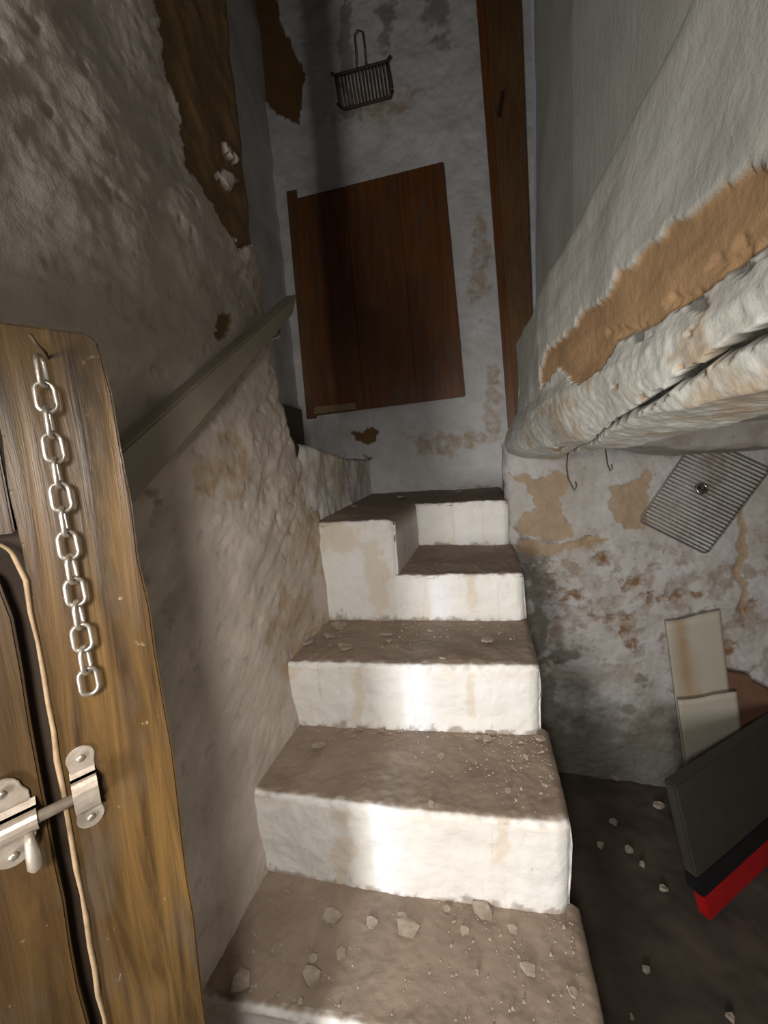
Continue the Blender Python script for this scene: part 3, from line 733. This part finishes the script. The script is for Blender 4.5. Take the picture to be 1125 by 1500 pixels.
for k in range(NL):
    o = lk if k == 0 else link(lk.copy(), chain)
    o.location = (dxs*(k+0.5), 0.0008*math.sin(k*2.1), -pitch*(k+0.5)-0.001)
    o.rotation_euler = (0, 0, (math.radians(8) if k % 2 else math.radians(68)) + random.uniform(-.15, .15))

# ================================================================== LOWER ROOM: rack, ring, hooks, boards, case
YW = 1.735
ra = Vector(on_y((936, 763), YW)); rb = Vector(on_y((1035, 812), YW)); rcn = Vector(on_y((1006, 655), YW))
e2 = (rb-ra); wid = e2.length; e2.normalize(); e1 = (rcn-ra); e1 = (e1-e2*e1.dot(e2)).normalized()
rack = empty('oven_rack', tuple(ra)); tag(rack, 'grey wire oven rack hung askew on the peeling wall', 'rack')
LEN = 0.375
def rk(a, b, y=0.0): v = e1*a + e2*b; return Vector((v.x, y, v.z))
cr = 0.018
path = []
for (a0, b0, sa, sb) in ((0, 0, 1, 1), (0, wid, 1, -1), (LEN, wid, -1, -1), (LEN, 0, -1, 1)):
    pa = [rk(a0+sa*cr*(1-math.cos(t)), b0+sb*cr*(1-math.sin(t))) for t in np.linspace(0, math.pi/2, 5)]
    if (sa, sb) in ((1, 1), (-1, -1)): pa = pa[::-1] if (sa, sb) == (1, 1) else pa[::-1]
    path.append(pa)
fr_pts = path[0] + path[1] + path[2] + path[3]
# order the rounded corners along the perimeter
fr_pts = sorted(fr_pts, key=lambda v: math.atan2(v.dot(e1)-LEN/2, v.dot(e2)-wid/2))
bm_obj('rack_frame', tube_bm(fr_pts, 0.0034, 8, True), M['rackwire'], rack, True)
rod = bm_obj('rack_rod', tube_bm([rk(0, 0.001, 0), rk(0, wid-0.001, 0)], 0.0020, 6), M['rackwire'], rack, True)
nrod = 25
for k in range(nrod):
    o = rod if k == 0 else link(rod.copy(), rack)
    v = e1*((k+0.9)*LEN/(nrod+0.8)); o.location = (v.x, -0.002, v.z)
rg = Vector(on_y((1028, 716), 1.715))
ring = empty('ring_hook', tuple(rg)); tag(ring, 'round metal ring hook in front of the wire oven rack', 'hook')
bm_obj('ring', tube_bm([(0.017*math.cos(a), 0.006*math.sin(a), 0.017*math.sin(a)) for a in np.linspace(0, 2*math.pi, 25)[:-1]], 0.0042, 8, True), M['chrome'], ring, True)
bm_obj('peg', tube_bm([(0, 0.06, 0.006), (0, -0.004, 0.002), (0, -0.010, 0.0)], [0.006, 0.006, 0.008], 10), M['rust'], ring, True)
for px_, lab in (([(833, 668), (830, 682), (832, 700), (838, 712), (841, 718), (845, 712), (843, 705)], 'long bent wire hook hanging below the plastered beam end'),
                 ([(884, 655), (888, 665), (890, 680), (894, 690), (897, 686), (896, 680)], 'short bent wire hook hanging below the plastered beam')):
    base = Vector(on_y(px_[0], 1.45)); o = bm_obj('wire_hook', tube_bm([Vector(on_y(p, 1.45))-base + (Vector((0, 0, 0.04)) if i == 0 else Vector()) for i, p in enumerate(px_)], 0.0022, 6), M['rust'], None, True)
    o.location = base; tag(o, lab, 'hook', 'wire hooks under the beam')

def board(name, pxs, ytop, ybot, label, cat, th, bend, stain):
    """leaning panel: two top pixels fix the upper edge, it runs down to the floor"""
    a = on_y(pxs[0], ytop); b = on_y(pxs[1], ytop); n, mrows = 18, 24
    zt = 0.5*(a[2]+b[2]); slope = (b[2]-a[2])
    fl = on_z(pxs[2], 0.02)
    P = np.zeros((n, mrows, 3)); sx_ = np.linspace(0, 1, n); tz = np.linspace(0, 1, mrows)
    for i, s in enumerate(sx_):
        xt = a[0]+(b[0]-a[0])*s; ztop = a[2]+slope*s + bend*math.sin(math.pi*min(1, s*1.6))*-0.5
        for j, t in enumerate(tz):
            P[i, j] = (xt + (fl[0]-a[0])*(1-t), ybot+(ytop-ybot)*t, 0.012+(ztop-0.012)*t)
    org = np.array([fl[0], ybot, 0.0])
    st = np.clip(stain(sx_[:, None], tz[None, :]) + 0.3*fbm(P, 12, 3), 0, 1)*(stain(sx_[:, None], tz[None, :]) > 0.02)
    bm = bmesh.new()
    o = grid_obj(name, P-org, M['board_white'], dict(stain=st)); o.location = org
    md = o.modifiers.new('thick', 'SOLIDIFY'); md.thickness = th; md.offset = -1 if False else 0
    return tag(o, label, cat)
board('tall_panel', ((974, 910), (1054, 894), (1002, 1152)), 1.715, 1.69, 'tall off-white panel with brown water stain leaning on the peeling wall', 'panel', 0.012, 0.01, lambda s, t: np.exp(-((s-0.26)/0.14)**2)*smooth(0.35, 0.75, t)*1.0)
board('short_panel', ((992, 1025), (1078, 1013), (1004, 1160)), 1.665, 1.64, 'shorter plain off-white panel leaning in front of the stained panel', 'panel', 0.012, 0.012, lambda s, t: 0*s*t)

# dark case standing on its long edge: olive front, black rim, red under-edge
CZ = 0.20
A = Vector(on_z((1021, 1290), CZ)); B_ = Vector(on_z((1150, 1178), CZ)); D_ = Vector(on_z((989, 1152), 0.464))
ca = (B_-A); clen = ca.length+0.12; ca.normalize(); cb = Vector((-ca.y, ca.x, 0))
cs = empty('dark_case', (A.x, A.y, 0.0), math.atan2(ca.y, ca.x)); tag(cs, 'dark dusty case with black rim and red lower edge standing on the earth floor', 'case')
dt = (D_-A).dot(cb); dx_ = (D_-A).dot(ca)
def case_part(name, quad, y0, th, mt, bev=0.004):
    """quad in the case's front plane (x, z); the face leans back by dt at the top"""
    lean = lambda z: dt*max(0.0, (z-CZ))/(D_.z-CZ)
    bm_obj(name, prism_bm([Vector((x, y0+lean(z), z)) for x, z in quad], (0, 1, 0), th, bev), mt, cs)
case_part('case_shell', [(0.0, CZ), (clen, CZ), (clen+dx_, D_.z), (dx_, D_.z)], 0.0, 0.035, M['olive'], 0.006)
case_part('black_rim', [(0.0, CZ-0.002), (0.012, CZ-0.055), (0.045, CZ-0.088), (clen, CZ-0.088), (clen, CZ-0.002)], 0.0, 0.034, M['black'], 0.003)
case_part('red_edge', [(0.045, CZ-0.089), (0.085, 0.005), (clen, 0.005), (clen, CZ-0.089)], 0.001, 0.032, M['red'], 0.003)
# broken clay slab behind the case
pts = [Vector(on_y(p, 1.70)) for p in ((1064, 984), (1098, 990), (1104, 1000), (1150, 1022), (1150, 1150), (1075, 1150))]
o = prism_bm([p-Vector((1.0, 1.70, 0)) for p in pts], (0, 1, 0), 0.03, 0.003); o = bm_obj('clay_slab', o, M['clay']); o.location = (1.0, 1.70, 0)
tag(o, 'broken brown clay slab behind the white panels and dark case', 'slab')

# ================================================================== DEBRIS
def chip_bm(sz, th, seed):
    r = random.Random(seed); n = r.randint(5, 7); a0 = r.random()*6
    pts = [(sz*(0.32+0.3*r.random())*math.cos(a0+2*math.pi*k/n), sz*(0.32+0.3*r.random())*math.sin(a0+2*math.pi*k/n)*0.8, 0) for k in range(n)]
    bm = prism_bm([Vector(p) for p in pts], (0, 0, 1), th, 0)
    for v in bm.verts: v.co.z += (r.random()-0.3)*th*0.6
    return bm
CH = {
 (-H4, 'pale plaster flake on the widest dusty tread, lowest in the flight', 'plaster flakes on the lowest tread'): [(486, 1342, 30), (598, 1360, 36), (706, 1333, 34), (680, 1364, 16), (456, 1432, 32), (501, 1398, 18), (545, 1352, 20), (752, 1362, 18), (352, 1440, 36), (400, 1395, 9), (440, 1468, 12), (590, 1345, 18), (775, 1420, 24), (655, 1332, 12), (460, 1405, 16), (840, 1455, 16), (700, 1425, 8)],
 (-H3, 'plaster flake on the second lowest tread strewn with grit', 'plaster flakes on the second lowest tread'): [(466, 1092, 22), (646, 1108, 13), (713, 1082, 16), (720, 1074, 16), (700, 1080, 10), (560, 1070, 12), (632, 1178, 12), (790, 1082, 18), (770, 1108, 8), (745, 1158, 10), (800, 1150, 10), (527, 1068, 12)],
 (-H2, 'plaster flake on the tread just below the split step', 'plaster flakes on the third tread'): [(567, 929, 20), (630, 924, 9), (714, 938, 20), (497, 918, 26), (482, 932, 18), (505, 948, 26), (452, 940, 22), (570, 938, 10), (648, 965, 14)],
 (-H0, 'grey rubble lump at the back of the top landing', 'rubble on the landing'): [(588, 729, 20), (672, 720, 16), (520, 742, 12)],
}
for (h, lab, grp), L in CH.items():
    for k, (x, y, s) in enumerate(L):
        p = on_z((x, y), Z(h)+0.004); dist = np.dot(p-CAM, CF); sz = s/FPX*dist*0.95
        o = bm_obj('plaster_flake', chip_bm(sz, 0.004+0.08*sz, x*31+y), M['chip'])
        o.location = (p[0], p[1], p[2]-0.002); o.rotation_euler = (random.uniform(-.15, .15), random.uniform(-.15, .15), 0)
        word = 'large ' if s >= 28 else ('mid-sized ' if s >= 17 else 'tiny ')
        tag(o, word+lab, 'plaster flake', word+grp)
for (x, y, s) in ((964, 1180, 14), (898, 1204, 12), (880, 1238, 10), (921, 1246, 12), (946, 1420, 14), (940, 1266, 8), (972, 1302, 12), (1070, 1490, 12), (900, 1138, 16), (925, 1490, 6)):
    p = on_z((x, y), 0.0); dist = np.dot(p-CAM, CF); sz = s/FPX*dist
    o = bm_obj('rubble_piece', chip_bm(sz, 0.012, x+y), M['chip']); o.location = (p[0], p[1], -0.006)
    tag(o, 'small pale rubble piece on the dark earth floor', 'rubble', 'rubble on the earth floor')
def grit():
    V = []; F = []
    for h, nose, back, n, xl, xr in ((H4, noseE, nose3, 330, -0.50, 0.15), (H3, nose3, nose2, 360, -0.53, 0.14), (H2, nose2, nose1, 260, -0.53, 0.11), (H1, nose1, noseL, 40, -0.27, 0.10), (H0, noseL, fr([-0.3, 0.1], [2.40, 2.40]), 50, -0.27, 0.08)):
        for _ in range(n):
            x = random.uniform(xl, xr)
            if h in (H3,) and random.random() < 0.5: x = xr - abs(random.gauss(0, 0.12))
            y0 = np.interp(x, nose['x'], nose['y'])+0.02; y1 = np.interp(x, back['x'], back['y'])-0.004
            u = random.random(); u = 1-(1-u)*random.random() if random.random() < .45 else u
            y = y0+(y1-y0)*u; s = 0.0011*(1+abs(random.gauss(0, 1.1)))
            if x < xl or s > 0.006: continue
            b = len(V)
            for dx, dy, dz in ((-1, -1, 0), (1, -.8, 0), (.9, 1, 0), (-.8, .9, 0), (random.uniform(-.4, .4), random.uniform(-.4, .4), 1.3)):
                V.append((x+dx*s*random.uniform(.6, 1.2), y+dy*s*random.uniform(.6, 1.2), Z(-h)+dz*s*random.uniform(.6, 1.3)-0.0005+0.001))
            F += [(b, b+1, b+4), (b+1, b+2, b+4), (b+2, b+3, b+4), (b+3, b, b+4), (b+3, b+2, b+1, b)]
    me = bpy.data.meshes.new('plaster_grit'); me.from_pydata(V, [], F); me.materials.append(M['grit'])
    o = link(bpy.data.objects.new('plaster_grit', me)); tag(o, 'fine plaster grit scattered over the dusty treads', 'grit', kind='stuff')
grit()
